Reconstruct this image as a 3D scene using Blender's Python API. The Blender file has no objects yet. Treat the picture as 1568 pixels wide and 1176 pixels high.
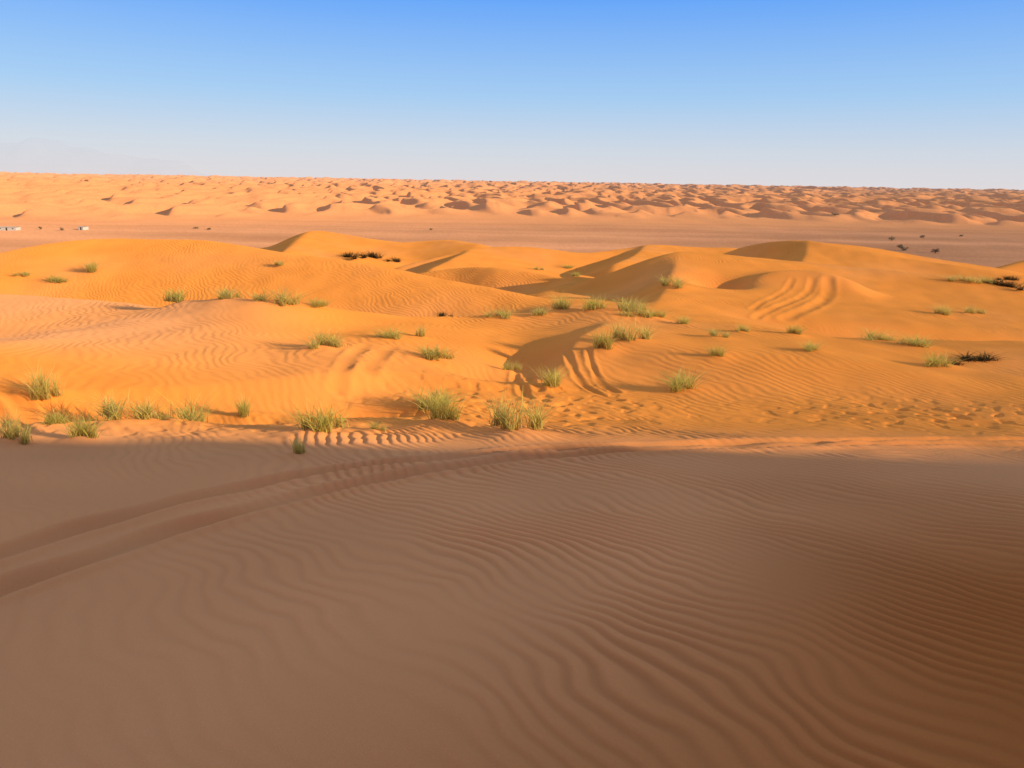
import bpy, math, numpy as np, random
from mathutils import Matrix, Vector
# World units are metres. Heights in the tables below are relative to the viewpoint height EYE
# (the viewpoint stands on a big dune 35 m above the gravel plain).
EYE=35.0
# ---------- noise
rng=np.random.RandomState(7)
GA=rng.rand(256,256)*2*np.pi
GX=np.cos(GA);GY=np.sin(GA)
def noise(x,y,seed=0):
    x=x+seed*37.13; y=y+seed*17.71
    xi=np.floor(x).astype(np.int64); yi=np.floor(y).astype(np.int64)
    xf=x-xi; yf=y-yi
    u=xf*xf*xf*(xf*(xf*6-15)+10); v=yf*yf*yf*(yf*(yf*6-15)+10)
    def g(a,b,dx,dy):
        A=a&255;B=b&255
        return GX[A,B]*dx+GY[A,B]*dy
    n00=g(xi,yi,xf,yf); n10=g(xi+1,yi,xf-1,yf)
    n01=g(xi,yi+1,xf,yf-1); n11=g(xi+1,yi+1,xf-1,yf-1)
    a=n00+u*(n10-n00); b=n01+u*(n11-n01)
    return (a+v*(b-a))*1.5
def sstep(a,b,x):
    t=np.clip((x-a)/(b-a),0,1); return t*t*(3-2*t)
def smax(a,b,k):
    h=np.clip(.5+.5*(a-b)/k,0,1)
    return b*(1-h)+a*h+k*h*(1-h)
def gsm(v,sig):
    n=int(sig*3)+1; k=np.exp(-.5*(np.arange(-n,n+1)/sig)**2); k/=k.sum()
    return np.convolve(np.pad(v,n,mode='edge'),k,mode='valid')
def pts(s): return [tuple(float(v) for v in p.split(',')) for p in s.split()]
BP=[(-90,-18),(-60,-12),(-24,0),(-9.5,6.5),(-1,-1.5),(0,-1.65),(8.5,-3.0),(10,-3.28),(12,-3.5),(15,-3.75),(20,-4.0),(23,-5.2),(28,-7.6),(35,-9),(60,-11.5),(110,-13),(140,-17),(230,-32),(280,-35),(400,-35)]
by=np.arange(-90,400,.1); bz=gsm(np.interp(by,[p[0] for p in BP],[p[1] for p in BP]),5)
def mk(s_,ax='x',sf=.2,sb=.3,w=.5,end=.3,sm=1.0,k=.5,q=0):
    A=np.array(pts(s_)); s=A[:,0] if ax=='x' else A[:,1]; t=A[:,1] if ax=='x' else A[:,0]
    o=np.argsort(s); s=s[o];t=t[o];z=A[:,2][o]
    ss=np.arange(s[0]-6*sm,s[-1]+6*sm,.05)
    e=np.clip(s[0]-ss,0,None)+np.clip(ss-s[-1],0,None)
    tt=gsm(np.interp(ss,s,t),sm/.05); zz=gsm(np.interp(ss,s,z)-end*e,sm/.05)
    return dict(ax=ax,ss=ss,tt=tt,zz=zz,sf=sf,sb=sb,w=w,end=end,k=k,q=q)
def ridge(r,x,y):
    s,t=(x,y) if r['ax']=='x' else (y,x)
    e=np.clip(r['ss'][0]-s,0,None)+np.clip(s-r['ss'][-1],0,None)
    zc=np.interp(s,r['ss'],r['zz'])-r['end']*e
    d=t-np.interp(s,r['ss'],r['tt'])
    w=r['w']
    return zc-np.where(d<0,r['sf'],r['sb'])*(np.sqrt(d*d+w*w)-w)-r['q']*np.clip(d,0,None)**2
RG=[ # dune crest lines (x,y,z)
 mk('-9.02,9,-2.76 -7.76,9.5,-2.88 -6.32,10,-3 -5.65,10.5,-3.05 -4.39,11,-3.12 -3.02,11.6,-3.09 -2.11,12.5,-3.23',sf=.5,sb=.01,w=.2,end=.12,sm=.3,k=.2,q=.01),
 mk('-26.47,25,-4.21 -18.95,24,-3.89 -13.46,22,-3.63 -9.57,20,-3.4 -6.2,18,-2.97 -4.73,18.5,-3.27 -2.97,20,-3.72 -0.86,21,-3.83 1.2,21,-3.68 2.57,20,-3.37 3.84,20,-3.62 5.36,19,-3.62 6.71,18,-3.56 8.12,17.5,-3.56 8.92,16,-3.63 9.49,15,-3.64 10.05,14,-3.73 11.61,13,-3.92',sf=.08,sb=.42,w=.5,end=.05,sm=.6,k=.35),
 mk('1.4,16,-3.47 2.9,15,-3.25 4.8,14.5,-3.22 6.7,14.3,-3.27 7.7,13.8,-3.39',sf=.2,sb=.1,w=.7,end=.25,sm=.5,k=.25),
 mk('2.5,18.2,-3.45 1.7,16.5,-3.36 1.2,15,-3.36 .8,13.6,-3.45',ax='y',sf=.5,sb=.05,w=.25,end=.2,sm=.5,k=.15),
 mk('-36.7,38,-5.66 -35.0,40,-5.54 -29.1,42,-4.58 -26.4,44,-3.90 -23.9,45,-3.74 -18.3,43,-3.75 -12.5,40,-3.93 -7.4,37,-4.21 -2.6,34,-4.54 1.6,31,-4.79',sf=.28,sb=.4,w=.8,end=.6,sm=1.0,k=.5),
 mk('7.6,38.5,-3.69 8.6,39,-3.58 10.9,40,-3.78 14.8,41,-4.09 18.0,40,-4.21 20.5,38,-4.48 24.9,36,-4.88 31.6,35,-5.65',sf=.22,sb=.35,w=.8,end=.38,sm=.5,k=.4),
 mk('8.7,39,-3.58 7.7,35,-4.04 6.3,30,-4.26 5.1,26,-4.28',ax='y',sf=.45,sb=.06,w=.35,end=.35,sm=.6,k=.25),
 mk('10.1,33,-4.19 11.8,34,-3.91 13.8,34,-3.81 14.9,33,-3.99',sf=.40,sb=.3,w=.3,end=.5,sm=.5,k=.4),
 mk('-40.5,95,-9.12 -29.7,90,-8.49 -25.9,88,-6.88 -22.8,88,-6.15 -18.6,86,-6.47 -13.4,82,-7.01 -9.8,82,-6.59 -6.1,80,-6.24 -2.8,76,-6.59',sf=.22,sb=.4,w=.6,end=.3,sm=1.1,k=.6),
 mk('-23.6,88,-6.24 -22.7,78,-6.77 -21.9,72,-7.01',ax='y',sf=.42,sb=.10,w=.6,end=.3,sm=.8,k=.4),
 mk('-9.9,60,-7.16 -7.5,62,-6.70 -4.9,64,-6.20 -1.6,66,-5.77 1.9,66,-5.71 6.5,66,-6.09 10.2,68,-5.74 12.6,68,-5.41 16.6,70,-5.69 20.9,70,-5.73',sf=.25,sb=.4,w=.5,end=.4,sm=.9,k=.4),
 mk('12.1,68,-5.42 9.7,60,-5.68 7.3,54,-5.98',ax='y',sf=.45,sb=.10,w=.4,end=.3,sm=.7,k=.3),
 mk('-3.6,65,-5.99 -4.7,58,-6.13 -5.9,53,-6.28',ax='y',sf=.45,sb=.12,w=.4,end=.3,sm=.7,k=.3),
 mk('-6.5,50,-6.20 -3.8,50,-5.89 -1.1,48,-5.53 2.2,46,-5.65 3.8,44,-5.84',sf=.35,sb=.2,w=.4,end=.4,sm=.5,k=.3),
 mk('4.1,46,-5.53 3.3,42,-5.50 2.4,38,-5.53',ax='y',sf=.45,sb=.2,w=.4,end=.4,sm=.5,k=.3),
 mk('18.5,62,-5.13 19.4,60,-4.58 20.8,58,-4.14 22.0,56,-4.02 24.1,54,-4.47 27.9,52,-4.95 31.3,50,-5.20 34.3,50,-5.59 42.5,50,-6.33',sf=.2,sb=.35,w=.5,end=.4,sm=.8,k=.4),
 mk('22.4,57,-4.09 20.9,53,-4.57 19.0,49,-4.83',ax='y',sf=.5,sb=.12,w=.4,end=.3,sm=.6,k=.3),
 mk('38.4,60,-6.49 42.4,62,-5.85 46.1,62,-4.98',sf=.4,sb=.3,w=.4,end=.5,sm=.5,k=.3),
]
# wind-scoured hollows: centre, x radius, y radius, depth
HOL=[((-2.3,10.4),.9,.35,.34),((-4.0,9.5),1.0,.3,.14),((-.5,13.5),.8,.6,.22),((-5.8,9.3),.8,.3,.14),((.1,15.2),.9,1.2,.28),((9.3,33.2),1.3,1.2,.75),((-9.5,20.5),2.2,1.2,.2)]
def macro(x,y):
    x=np.asarray(x,float);y=np.asarray(y,float)
    z=np.interp(y,by,bz)
    z=z+.9*noise(x/26,y/26,1)*sstep(24,50,y)*(1-sstep(200,300,y))
    for r in RG:
        z=smax(z,ridge(r,x,y),r['k'])
    for c,sx_,sy_,dp in HOL:
        z=z-dp*np.exp(-((x-c[0])/sx_)**2-((y-c[1])/sy_)**2)
    z=z+.08*noise(x/4.5,y/4.5,3)*sstep(9,14,y)*(1-sstep(130,200,y))+.25*noise(x/14,y/14,4)*sstep(18,40,y)*(1-sstep(130,200,y))
    # distant dune field
    e=735+50*noise(x/170,y/400,5)+25*noise(x/50,y/90,6)-210*sstep(-60,-420,x)
    f=sstep(0,2300,y-e)
    wx=x+9*noise(x/60,y/60,8); wy=y+14*noise(x/60,y/60,9)
    n1=noise(wx/30,wy/62,10)
    n1=sstep(-.45,.6,noise((wx+11*n1)/30,wy/62,10))
    n2=noise(wx/15,wy/30,11)
    n2=sstep(-.3,.6,noise((wx+5*n2)/15,wy/30,11))
    n4=sstep(-.3,.6,noise(wx/75,wy/190,14))
    n3=noise(x/260,y/260,12)
    far=sstep(1100,2200,y)
    hum=12*n1*(1-.35*far)+1.6*n2+7*n4*(.2+.8*far)+3*n3
    z=z+sstep(0,80,y-e)*(12*f+np.clip(hum,0,None)*(.75+.35*f)*(1-.1*sstep(-150,-450,x)*(1-far)))
    z=z-sstep(3600,12000,y)*60
    z=z+sstep(280,500,y)*(1-sstep(0,100,y-e))*.5*noise(x/30,y/50,13)
    return z
# wheel ruts: (polyline, half-width, depth)
TR=[
 ('-2.87,3.41 -2.61,4.02 -2.37,4.58 -1.93,5.27 -1.47,5.88 -0.82,6.53 0.12,7.15 1.21,7.63 2.78,8.07 4.84,8.37 6.73,8.38 9,8.4',.085,.05),
 ('-3.26,3.92 -3.02,4.55 -2.68,5.23 -2.25,5.87 -1.73,6.47 -0.88,7.03 0.13,7.51 1.64,8.00 3.27,8.35 5.43,8.70 7.06,8.81 9,8.9',.085,.05),
 ('0.29,16.08 0.07,14.65 0.05,13.63 0.18,12.08 0.33,11.49',.06,.018),
 ('0.72,15.76 0.40,14.51 0.33,13.03 0.51,11.97',.06,.018),
 ('1.15,15.25 1.15,14.32 1.22,13.20 1.46,12.05 1.81,11.46',.06,.02),
 ('1.60,15.27 1.54,14.23 1.62,12.95 1.86,12.12',.06,.02),
 ('-2.93,14.40 -2.90,13.02 -2.82,11.66 -2.79,11.27',.1,.02),
 ('-2.43,14.52 -2.45,13.14 -2.44,11.86',.1,.02),
 ('-7.38,9.96 -6.81,9.62 -6.46,9.38 -5.67,8.02',.08,.03),
 ('-7.05,9.44 -6.68,9.26 -5.98,8.20',.08,.03),
 ('14.04,33.11 13.66,31.73 11.17,27.57 9.45,25.75',.18,.035),
 ('13.39,33.16 12.78,31.79 10.41,28.23 8.34,25.56',.12,.025),
 ('12.54,33.23 11.80,31.82 9.6,28.4 8.75,26.9',.10,.02),
 ('20.7,56.5 20.62,55.72 19.84,54.18',.12,.05),
]
TR=[([p for p in pts(s)],w,d) for s,w,d in TR]
# grass tufts: x, y, width, height
TU=pts('''-6.5,9.7,0.47,0.38 -5.4,7.5,0.30,0.29 -5.7,8.6,0.34,0.20 -4.7,7.7,0.30,0.30 -4.9,8.8,0.58,0.30 -4.35,9.3,0.62,0.33 -3.7,9.8,0.33,0.27 -2.4,8.2,0.54,0.30 -2.2,7.1,0.16,0.16 -1.7,8.7,0.15,0.13 -1.35,10.6,0.60,0.33 -0.9,9.2,0.44,0.40
0.1,8.4,0.54,0.40 -3.6,13.6,0.56,0.33 -2.6,15.3,0.57,0.20 -1.7,13.7,0.68,0.25 -2.0,16.0,0.28,0.22 -0.1,14.5,0.36,0.22 0.6,12.3,0.52,0.37 1.9,15.0,0.43,0.42 2.6,15.4,0.63,0.37 -0.4,20.6,0.80,0.27 1.4,20.9,0.72,0.42 2.4,20.4,0.85,0.32
3.1,20.2,0.90,0.32 3.55,19.6,0.70,0.26 3.1,12.4,0.57,0.30 4.0,14.1,0.35,0.21 6.7,30.6,0.97,0.45 9.3,18.7,1.02,0.28 9.9,17.8,0.79,0.26 8.9,14.9,0.55,0.30 16.8,28.7,0.66,0.37 18.5,29.7,0.58,0.33 6.2,14.8,0.45,0.19 6.8,17.5,0.34,0.23
4.6,16.3,0.46,0.18 5.5,17.5,0.37,0.19 -21.8,38.4,1.02,0.57 -8.7,19.3,0.62,0.36 -7.4,18.7,0.60,0.28 -5.6,18.0,0.95,0.36 -5.0,18.2,0.62,0.21 -23.1,37.1,1.05,0.41 -11.7,37.2,0.46,0.28 -25.2,37.9,0.74,0.28 4.4,18.9,0.47,0.18 3.6,44.2,0.55,0.33 0.8,20.5,0.47,0.19 1.7,57.2,0.71,0.32 4.2,60.8,0.97,0.34 3.9,19.7,0.38,0.18 22.2,36.9,0.98,0.34 23.2,36.6,0.84,0.34''')
SH=pts('10.5,16.4,0.87,0.15 -15.6,72.0,1.91,0.60 -13.9,73.6,1.69,0.55 -11.7,72.8,1.16,0.41 23.8,36.4,0.90,0.27 24.4,35.9,1.08,0.33 25.6,38.3,0.68,0.28 -2.0,21.0,0.45,0.15')
TREES=pts('248.7,495.5,5.26,2.76 218.3,420.3,5.95,2.34 227.8,442.8,3.92,2.06 229.1,407.2,5.77,2.65 288.5,532.4,3.77,1.98 324.3,767.0,9.50,2.85 -275.8,457.0,3.24,2.12 -293.8,464.9,2.47,1.73 -209.5,818.8,10.14,3.04 -199.0,489.0,3.46,1.36 -209.3,493.3,3.49,1.38 329.0,554.3,2.94,1.55 -57.8,519.8,2.76,1.45')
def pdist(x,y,L):
    best=np.full(x.shape,1e9)
    for (a,b) in zip(L[:-1],L[1:]):
        dx,dy=b[0]-a[0],b[1]-a[1]; l2=dx*dx+dy*dy+1e-9
        t=np.clip(((x-a[0])*dx+(y-a[1])*dy)/l2,0,1)
        best=np.minimum(best,np.hypot(x-a[0]-t*dx,y-a[1]-t*dy))
    return best
def dense(L,n=8):
    A=np.array(L); t=np.arange(len(A)); tt=np.linspace(0,len(A)-1,(len(A)-1)*n+1)
    xs=gsm(np.interp(tt,t,A[:,0]),n*.35); ys=gsm(np.interp(tt,t,A[:,1]),n*.35)
    return list(zip(xs[::2],ys[::2]))
def height(x,y):
    z=macro(x,y)
    x=np.asarray(x,float);y=np.asarray(y,float)
    for (tx,ty,w,h) in TU+SH:
        s=max(w,.2)*.55
        m=(np.abs(x-tx)<4*s)&(np.abs(y-ty)<4*s)
        z[m]+=.22*h*np.exp(-((x[m]-tx)**2+(y[m]-ty)**2)/(2*s*s))
    tm=np.zeros_like(z)
    for L,w,dp in TR:
        L=dense(L); xs=[p[0] for p in L]; ys=[p[1] for p in L]
        m=(x>min(xs)-2)&(x<max(xs)+2)&(y>min(ys)-2)&(y<max(ys)+2)
        if not m.any(): continue
        d=pdist(x[m],y[m],L)+.03*noise(x[m]/.5,y[m]/.5,41)
        dd=dp*(1+.6*noise(x[m]/.7,y[m]/.7,40))
        z[m]+=-dd*np.exp(-(d/w)**2)+dd*.6*np.exp(-((d-1.9*w)/(w*.7))**2)
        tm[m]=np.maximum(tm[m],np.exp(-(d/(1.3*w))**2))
    # wind ripples
    r=np.hypot(x,y)
    fade=(1-sstep(8,12,r))*(y>-3)
    q=x+.9*y+.5*noise(x/2.6,y/2.6,20)+.2*noise(x/.8,y/.8,21)+.055*noise(x/.3,y/.3,22)+.012*x*y
    ph=q/1.345/.125*2*np.pi
    s=np.sin(ph)+.28*np.sin(2*ph+1.1)
    amp=.0095*(.12+.88*sstep(-2.2,2.2,x+.4*y-.6+.8*noise(x/2,y/2,24)))*(.7+.9*noise(x/1.1,y/1.1,23))
    rip=s*fade*(1-.85*tm)
    z=z+amp*rip
    # trampled patches
    msk=np.maximum(np.exp(-(((x+.2)/2.2)**2+((y-11.0)/1.8)**2)), np.exp(-(((x-6.6)/2.4)**2+((y-10.8)/1.2)**2)))
    msk=np.maximum(msk,.7*np.exp(-(((x+4.5)/4)**2+((y-9.0)/1.0)**2)))
    z=z-.035*msk*sstep(.12,.45,noise(x/.24,y/.24,25))+.02*msk*noise(x/.5,y/.5,26)
    z=z+.018*noise(x/.9,y/.9,27)*sstep(3,9,r)*(1-sstep(60,90,r))
    return z,tm,rip*amp/.0095
# ---------- terrain sheet (finer mesh nearby, coarser far away)
rr=np.concatenate([np.geomspace(.02,1.2,14)[:-1],np.geomspace(1.2,13,600)[:-1],np.geomspace(13,130,430)[:-1],np.geomspace(130,600,80)[:-1],np.geomspace(600,4500,320)[:-1],np.geomspace(4500,14000,30)])
th=np.concatenate([np.linspace(-40,40,1020),np.linspace(40,320,120)[1:-1]])*np.pi/180
nr,nt=len(rr),len(th)
RR,TH=np.meshgrid(rr,th,indexing='ij')
X=(RR*np.sin(TH)).ravel(); Y=(RR*np.cos(TH)).ravel()
Z,TM,RIP=height(X,Y)
me=bpy.data.meshes.new('desert_ground')
me.vertices.add(nr*nt)
me.vertices.foreach_set('co',np.stack([X,Y,Z+EYE],1).astype(np.float32).ravel())
I,J=np.meshgrid(np.arange(nr-1),np.arange(nt),indexing='ij'); J2=(J+1)%nt
F=np.stack([I*nt+J,(I+1)*nt+J,(I+1)*nt+J2,I*nt+J2],-1).reshape(-1,4)[:,::-1]
nf=len(F)
me.loops.add(nf*4); me.loops.foreach_set('vertex_index',F.astype(np.int32).ravel())
me.polygons.add(nf); me.polygons.foreach_set('loop_start',np.arange(0,nf*4,4,dtype=np.int32))
me.polygons.foreach_set('loop_total',np.full(nf,4,np.int32))
me.polygons.foreach_set('use_smooth',np.ones(nf,bool))
me.update(calc_edges=True)
# sand colour (albedo) by zone, with distance haze mixed into the far tones
def lerp(a,b,t): return a+(b-a)*t[:,None]
c_near=np.array([.80,.36,.14]); c_red=np.array([.46,.15,.035]); c_or=np.array([.92,.335,.06]); c_pe=np.array([.90,.395,.145]); c_pl=np.array([.68,.31,.14]); c_far=np.array([.88,.37,.14]); c_haze=np.array([.84,.41,.21])
r=np.hypot(X,Y)
C=np.tile(c_near,(len(X),1))
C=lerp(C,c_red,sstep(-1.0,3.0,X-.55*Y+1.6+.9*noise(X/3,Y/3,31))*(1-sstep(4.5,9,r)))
C=lerp(C,c_or,sstep(7,10,Y))
C=lerp(C,c_pe,np.clip(sstep(-2,-10,X)*sstep(10,14,Y)*(1-sstep(26,34,Y))*.9+.35*noise(X/5,Y/5,32)*sstep(9,12,Y),0,1))
C=lerp(C,c_pl,sstep(120,300,r))
pn=noise(X/160,Y/40,33)+.5*noise(X/300,Y/14,36)
C=C*(1+.22*pn*sstep(250,400,Y)*(1-sstep(700,800,Y)))[:,None]
C=lerp(C,c_far,sstep(520,740,Y+80*sstep(0,-300,X)))  # far dunes tinted paler, haze carried in the sand colour
C=lerp(C,c_haze,sstep(1200,3500,Y))  # stronger haze tint painted in toward the skyline
C=C*(1+.06*noise(X/1.3,Y/1.3,34))[:,None]*(1+.09*np.clip(RIP,-1.2,1.2))[:,None]*(1-.12*TM*(Y<14))[:,None]  # crests lighter, troughs darker: coarse-grain tone plus ripple shading put into the colour
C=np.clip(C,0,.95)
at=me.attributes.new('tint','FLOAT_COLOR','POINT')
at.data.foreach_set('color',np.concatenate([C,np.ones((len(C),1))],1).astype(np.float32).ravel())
rp=sstep(8,11,r)*(1-sstep(60,90,r))*(.5+.7*noise(X/6,Y/6,35))*(1-TM)
at=me.attributes.new('ripple','FLOAT','POINT'); at.data.foreach_set('value',np.clip(rp,0,1.2).astype(np.float32))
ter=bpy.data.objects.new('desert_ground',me); bpy.context.collection.objects.link(ter)

def newmat(n):
    m=bpy.data.materials.new(n); m.use_nodes=True; nt_=m.node_tree; nt_.nodes.clear(); return m,nt_
m,t=newmat('sand'); N=t.nodes; Lk=t.links
out=N.new('ShaderNodeOutputMaterial'); bs=N.new('ShaderNodeBsdfDiffuse'); bs.inputs['Roughness'].default_value=.5
Lk.new(bs.outputs[0],out.inputs[0])
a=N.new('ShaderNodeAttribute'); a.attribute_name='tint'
rpn=N.new('ShaderNodeAttribute'); rpn.attribute_name='ripple'
geo=N.new('ShaderNodeNewGeometry')
def ntex(scale,det,rough=.5):
    n=N.new('ShaderNodeTexNoise'); n.inputs['Scale'].default_value=scale; n.inputs['Detail'].default_value=det; n.inputs['Roughness'].default_value=rough
    Lk.new(geo.outputs['Position'],n.inputs['Vector']); return n
def M(op,a_,b_=None,c_=None):
    n=N.new('ShaderNodeMath'); n.operation=op
    for i,v in enumerate((a_,b_,c_)):
        if v is None: continue
        if isinstance(v,(int,float)): n.inputs[i].default_value=v
        else: Lk.new(v,n.inputs[i])
    return n.outputs[0]
g=ntex(350,2); g2=ntex(.35,4)
val=M('ADD',M('MULTIPLY',g.outputs[0],.55),M('ADD',M('MULTIPLY',g2.outputs[0],.25),.60))
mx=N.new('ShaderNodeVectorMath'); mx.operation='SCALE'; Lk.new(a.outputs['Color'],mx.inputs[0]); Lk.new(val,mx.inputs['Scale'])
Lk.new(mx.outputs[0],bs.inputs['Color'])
sx=N.new('ShaderNodeSeparateXYZ'); Lk.new(geo.outputs['Position'],sx.inputs[0])
w1=ntex(.45,2); w2=ntex(1.6,2)
q=M('ADD',M('ADD',M('MULTIPLY',sx.outputs[0],.8),M('MULTIPLY',sx.outputs[1],.55)),M('ADD',M('MULTIPLY',w1.outputs[0],1.6),M('MULTIPLY',w2.outputs[0],.35)))
sn=M('SINE',M('MULTIPLY',q,2*math.pi/.2))
hh=M('MULTIPLY',M('MULTIPLY',sn,.006),rpn.outputs['Fac'])
gr=M('MULTIPLY',g.outputs[0],.0014)
b=N.new('ShaderNodeBump'); b.inputs['Strength'].default_value=1; b.inputs['Distance'].default_value=1
Lk.new(M('ADD',hh,gr),b.inputs['Height']); Lk.new(b.outputs[0],bs.inputs['Normal'])
me.materials.append(m)

# ---------- grass tufts
gm,t=newmat('dry_grass'); N=t.nodes; Lk=t.links
out=N.new('ShaderNodeOutputMaterial'); at_=N.new('ShaderNodeAttribute'); at_.attribute_name='bladecol'
df=N.new('ShaderNodeBsdfDiffuse'); tl=N.new('ShaderNodeBsdfTranslucent'); mixs=N.new('ShaderNodeMixShader'); mixs.inputs[0].default_value=.42
Lk.new(at_.outputs['Color'],df.inputs[0]); Lk.new(at_.outputs['Color'],tl.inputs[0]); Lk.new(df.outputs[0],mixs.inputs[1]); Lk.new(tl.outputs[0],mixs.inputs[2]); Lk.new(mixs.outputs[0],out.inputs[0])
def tuft_mesh(name,seed,green,nb=300,wide=1.0,base=(.62,.48,.13),tip1=(.97,.86,.26),tip2=(.74,.76,.12),wmul=1):
    rnd=random.Random(seed); vs=[];fs=[];cs=[]
    cents=[(rnd.gauss(0,.26)*wide,rnd.gauss(0,.2)) for _ in range(rnd.randint(4,8))]
    for i in range(nb):
        cx,cy=rnd.choice(cents); cx+=rnd.gauss(0,.07); cy+=rnd.gauss(0,.07)
        az=rnd.uniform(0,2*math.pi); hgt=rnd.uniform(.3,1.0)*(1-.5*min(1,abs(cx)))
        lean=rnd.uniform(.05,1.0)*hgt*1.05; bend=rnd.uniform(0,.8)
        wd=rnd.uniform(.006,.013)*wmul
        dx,dy=math.cos(az),math.sin(az)
        fz=rnd.uniform(0,math.pi); px_,py_=math.cos(fz),math.sin(fz)
        tip=(tip1 if rnd.random()>green else tip2)
        k=rnd.uniform(.65,1.02); b0=len(vs); S=4
        for s in range(S+1):
            u=s/S; x=cx+dx*lean*(u**1.5); y=cy+dy*lean*(u**1.5); z=-.05+hgt*(u-bend*.4*u**3)
            ww=wd*(1-u*.85)
            vs+= [(x-px_*ww,y-py_*ww,z),(x+px_*ww,y+py_*ww,z)]
            c=[(base[q_]*(1-u)+tip[q_]*u)*k for q_ in range(3)]+[1]; cs+=[c,c]
            if s<S: o=b0+2*s; fs.append((o,o+1,o+3,o+2))
    mm=bpy.data.meshes.new(name); mm.from_pydata(vs,[],fs)
    a2=mm.attributes.new('bladecol','FLOAT_COLOR','POINT'); a2.data.foreach_set('color',np.array(cs,np.float32).ravel())
    mm.materials.append(gm); return mm
TMs=[tuft_mesh('grass_tuft',i,.15+.12*(i%4),wide=.9+.35*(i%3)) for i in range(8)]
SHm=[tuft_mesh('desert_shrub',50+i,.5,nb=300,wide=1.4,base=(.10,.06,.03),tip1=(.16,.10,.04),tip2=(.10,.11,.03),wmul=1.5) for i in range(2)]
rnd=random.Random(3)
def place(L,ms,nm):
    for i,(x,y,w,h) in enumerate(L):
        o=bpy.data.objects.new(nm,ms[i%len(ms)]); bpy.context.collection.objects.link(o)
        zz=height(np.array([x]),np.array([y]))[0][0]; k=rnd.uniform(.8,1.15)
        o.location=(x,y,zz+EYE); o.rotation_euler=(0,0,rnd.uniform(-.5,.5)+(math.pi if rnd.random()<.5 else 0)); o.scale=(w*1.15*k,w*.95*k,h*1.45*rnd.uniform(.85,1.1))
place(TU,TMs,'grass_tuft'); place(SH,SHm,'desert_shrub')

# ---------- acacia trees on the plain
def simple(name,col,rough=.9):
    m,t=newmat(name); o=t.nodes.new('ShaderNodeOutputMaterial'); b=t.nodes.new('ShaderNodeBsdfPrincipled'); b.inputs['Roughness'].default_value=rough
    n=t.nodes.new('ShaderNodeTexNoise'); n.inputs['Scale'].default_value=3; n.inputs['Detail'].default_value=4
    r_=t.nodes.new('ShaderNodeValToRGB'); r_.color_ramp.elements[0].color=(*[c*.75 for c in col],1); r_.color_ramp.elements[1].color=(*[min(1,c*1.15) for c in col],1)
    t.links.new(n.outputs[0],r_.inputs[0]); t.links.new(r_.outputs[0],b.inputs['Base Color']); t.links.new(b.outputs[0],o.inputs[0]); return m
mb=simple('acacia_bark',(.12,.08,.05)); ml=simple('acacia_leaf',(.09,.09,.04)); mw=simple('whitewash',(.66,.60,.52)); mdk=simple('dark_opening',(.05,.04,.035)); mroof=simple('roof_sand',(.5,.4,.3))
def acacia(seed):
    rnd=random.Random(seed); vs=[];fs=[];mi=[]
    def limb(a,b,ra,rb):
        d=(Vector(b)-Vector(a)).normalized(); s=d.orthogonal().normalized(); u=d.cross(s); o=len(vs)
        for (c,rad) in ((a,ra),(b,rb)):
            for k in range(6):
                an=k*math.pi/3; vs.append(tuple(Vector(c)+s*rad*math.cos(an)+u*rad*math.sin(an)))
        for k in range(6): fs.append((o+k,o+(k+1)%6,o+6+(k+1)%6,o+6+k)); mi.append(0)
    limb((0,0,-.3),(.05,.02,.25),.06,.045)
    for k in range(7):
        an=k*.9+rnd.random()*.5; rr_=rnd.uniform(.25,.65); e=(rr_*math.cos(an),rr_*math.sin(an),rnd.uniform(.3,.8))
        limb((.05,.02,.2),e,.035,.012)
        for j in range(70):
            c=Vector(e)+Vector((rnd.gauss(0,.17),rnd.gauss(0,.17),rnd.gauss(0,.12)))
            s=Vector((rnd.gauss(0,1),rnd.gauss(0,1),rnd.gauss(0,1))).normalized()*.04; u=s.orthogonal()
            o=len(vs); vs.extend([tuple(c-s),tuple(c+u),tuple(c+s),tuple(c-u)]); fs.append((o,o+1,o+2,o+3)); mi.append(1)
    mm=bpy.data.meshes.new('acacia_tree'); mm.from_pydata(vs,[],fs); mm.materials.append(mb); mm.materials.append(ml)
    mm.polygons.foreach_set('material_index',mi); return mm
AC=[acacia(i) for i in range(3)]
def ground(x,y): return float(macro(np.array([x]),np.array([y]))[0])+EYE
for i,(x,y,w,h) in enumerate(TREES):
    o=bpy.data.objects.new('acacia_tree',AC[i%3]); bpy.context.collection.objects.link(o)
    o.location=(x,y,ground(x,y)); o.scale=(w/1.7,w/1.7,h/.95); o.rotation_euler=(0,0,i*1.3)
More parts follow.
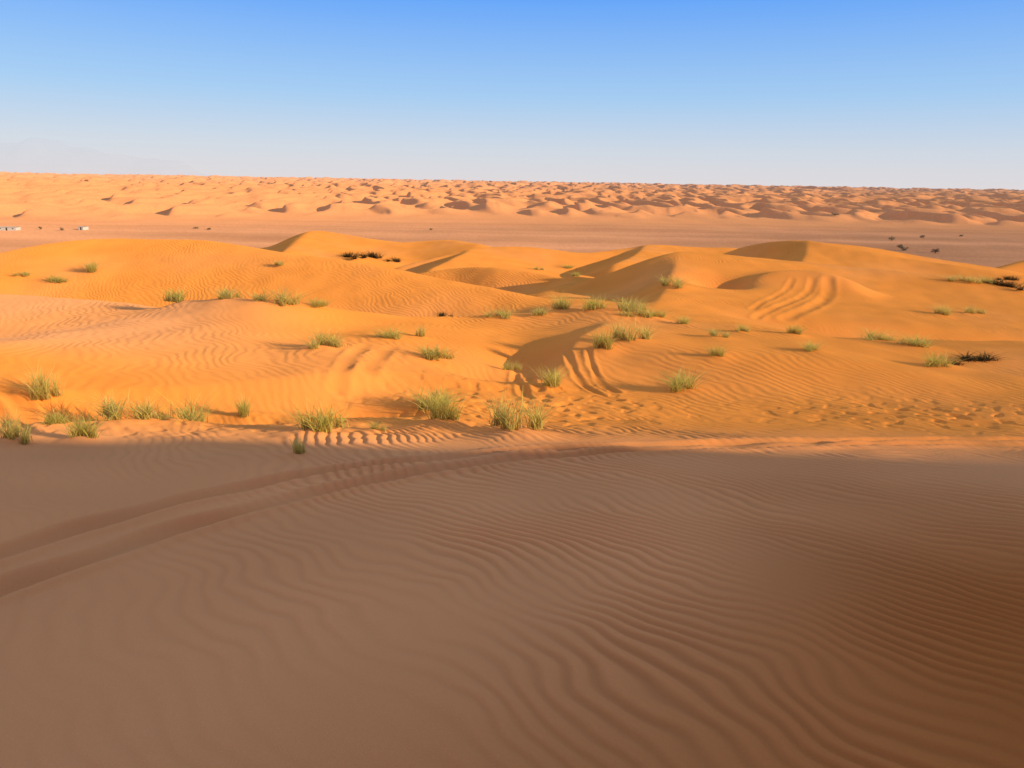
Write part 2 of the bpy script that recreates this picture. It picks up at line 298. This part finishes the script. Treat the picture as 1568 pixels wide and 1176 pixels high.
# ---------- small camp buildings
def box(name,par,lo,hi,mat):
    vs=[(x,y,z) for z in (lo[2],hi[2]) for x,y in ((lo[0],lo[1]),(hi[0],lo[1]),(hi[0],hi[1]),(lo[0],hi[1]))]
    fs=[(3,2,1,0),(4,5,6,7),(0,1,5,4),(1,2,6,5),(2,3,7,6),(3,0,4,7)]
    mm=bpy.data.meshes.new(name); mm.from_pydata(vs,[],fs); mm.materials.append(mat)
    o=bpy.data.objects.new(name,mm); bpy.context.collection.objects.link(o); o.parent=par; return o
def building(bx,by_,L,H,rot):
    e=bpy.data.objects.new('white_building',None); bpy.context.collection.objects.link(e)
    W=5.0; e.location=(bx,by_,ground(bx,by_)-.1); e.rotation_euler=(0,0,rot)
    box('walls',e,(-L/2,-W/2,0),(L/2,W/2,H),mw); box('roof',e,(-L/2-.25,-W/2-.25,H),(L/2+.25,W/2+.25,H+.22),mroof)
    box('parapet',e,(-L/2,-W/2,H+.22),(L/2,-W/2+.2,H+.5),mw)
    n=max(1,int(L/3.5))
    for k in range(n):
        x=-L/2+(k+.5)*L/n
        if k==n//2: box('door',e,(x-.45,-W/2-.03,.1),(x+.45,-W/2+.02,1.8),mdk)
        else: box('window_%d'%k,e,(x-.4,-W/2-.03,1.0),(x+.4,-W/2+.02,1.6),mdk)
building(-306.95,455.4,11,1.9,.05); building(-270.2,470.4,3.2,1.9,-.1)
# ---------- hazy mountains
mm_,t=newmat('hazy_rock'); N=t.nodes; o=N.new('ShaderNodeOutputMaterial'); d_=N.new('ShaderNodeBsdfDiffuse'); d_.inputs[0].default_value=(.55,.5,.6,1); tr_=N.new('ShaderNodeBsdfTransparent'); mxs=N.new('ShaderNodeMixShader'); mxs.inputs[0].default_value=.045
t.links.new(tr_.outputs[0],mxs.inputs[1]); t.links.new(d_.outputs[0],mxs.inputs[2]); t.links.new(mxs.outputs[0],o.inputs[0])
nx,ny=160,30; xs=np.linspace(-20500,-8500,nx); ys=np.linspace(19500,24500,ny)
XX,YY=np.meshgrid(xs,ys,indexing='ij'); env=np.interp(XX,[-20500,-14500,-13200,-11800,-10000,-8500],[850,850,950,740,380,-100])
pr=np.clip(1-np.abs(YY-22000)/2500,0,1)
ZZ=-400+(env+400)*pr+pr*(220*noise(XX/1500,YY/1500,60)+90*noise(XX/500,YY/500,61))
mm=bpy.data.meshes.new('mountain_range'); V=np.stack([XX,YY,ZZ],-1).reshape(-1,3)
mm.from_pydata(V.tolist(),[],[(i*ny+j,(i+1)*ny+j,(i+1)*ny+j+1,i*ny+j+1) for i in range(nx-1) for j in range(ny-1)])
mm.materials.append(mm_); mo=bpy.data.objects.new('mountain_range',mm); bpy.context.collection.objects.link(mo)

# ---------- world, sun, camera
az=math.atan2(.88,-.475); el=math.radians(14)
sc=bpy.context.scene
wd=bpy.data.worlds.new('World'); sc.world=wd; wd.use_nodes=True; t=wd.node_tree; N=t.nodes; Lk=t.links
bg=N['Background']; sky=N.new('ShaderNodeTexSky'); sky.sky_type='NISHITA'; sky.sun_disc=False; sky.sun_elevation=el; sky.sun_rotation=az
tc=N.new('ShaderNodeTexCoord'); sp=N.new('ShaderNodeSeparateXYZ'); Lk.new(tc.outputs['Generated'],sp.inputs[0])
rm=N.new('ShaderNodeValToRGB'); Lk.new(sp.outputs[2],rm.inputs[0])
S=.12
stops=[(0,(.78,.75,.78)),(.035,(.66,.72,.82)),(.10,(.38,.62,.93)),(.21,(.125,.39,1.0)),(.5,(.28,.40,.72)),(1,(.46,.49,.62))]
while len(rm.color_ramp.elements)<len(stops): rm.color_ramp.elements.new(.5)
for e_,(p_,c_) in zip(rm.color_ramp.elements,stops): e_.position=p_; e_.color=(*c_,1)
sv=N.new('ShaderNodeVectorMath'); sv.operation='SCALE'; sv.inputs['Scale'].default_value=1/S; Lk.new(rm.outputs[0],sv.inputs[0])
mixc=N.new('ShaderNodeMix'); mixc.data_type='RGBA'; mixc.inputs[0].default_value=.9
Lk.new(sky.outputs[0],mixc.inputs[6]); Lk.new(sv.outputs[0],mixc.inputs[7]); Lk.new(mixc.outputs[2],bg.inputs[0])
bg.inputs[1].default_value=S
sl=bpy.data.lights.new('sun','SUN'); sl.energy=5.0; sl.angle=math.radians(.3); sl.color=(1,.78,.48)
so=bpy.data.objects.new('sun',sl); bpy.context.collection.objects.link(so)
sd=Vector((math.sin(az)*math.cos(el),math.cos(az)*math.cos(el),math.sin(el)))
so.rotation_euler=sd.to_track_quat('Z','Y').to_euler(); so.location=(0,0,80)
cam=bpy.data.cameras.new('camera'); co=bpy.data.objects.new('camera',cam); bpy.context.collection.objects.link(co)
cam.lens=25.94; cam.clip_end=60000; cam.clip_start=.05
co.location=(0,0,EYE); co.rotation_euler=(Matrix.Rotation(math.radians(74.5),3,'X')@Matrix.Rotation(math.radians(.987),3,'Z')).to_euler()
sc.camera=co
sc.view_settings.view_transform='Standard'; sc.view_settings.look='None'
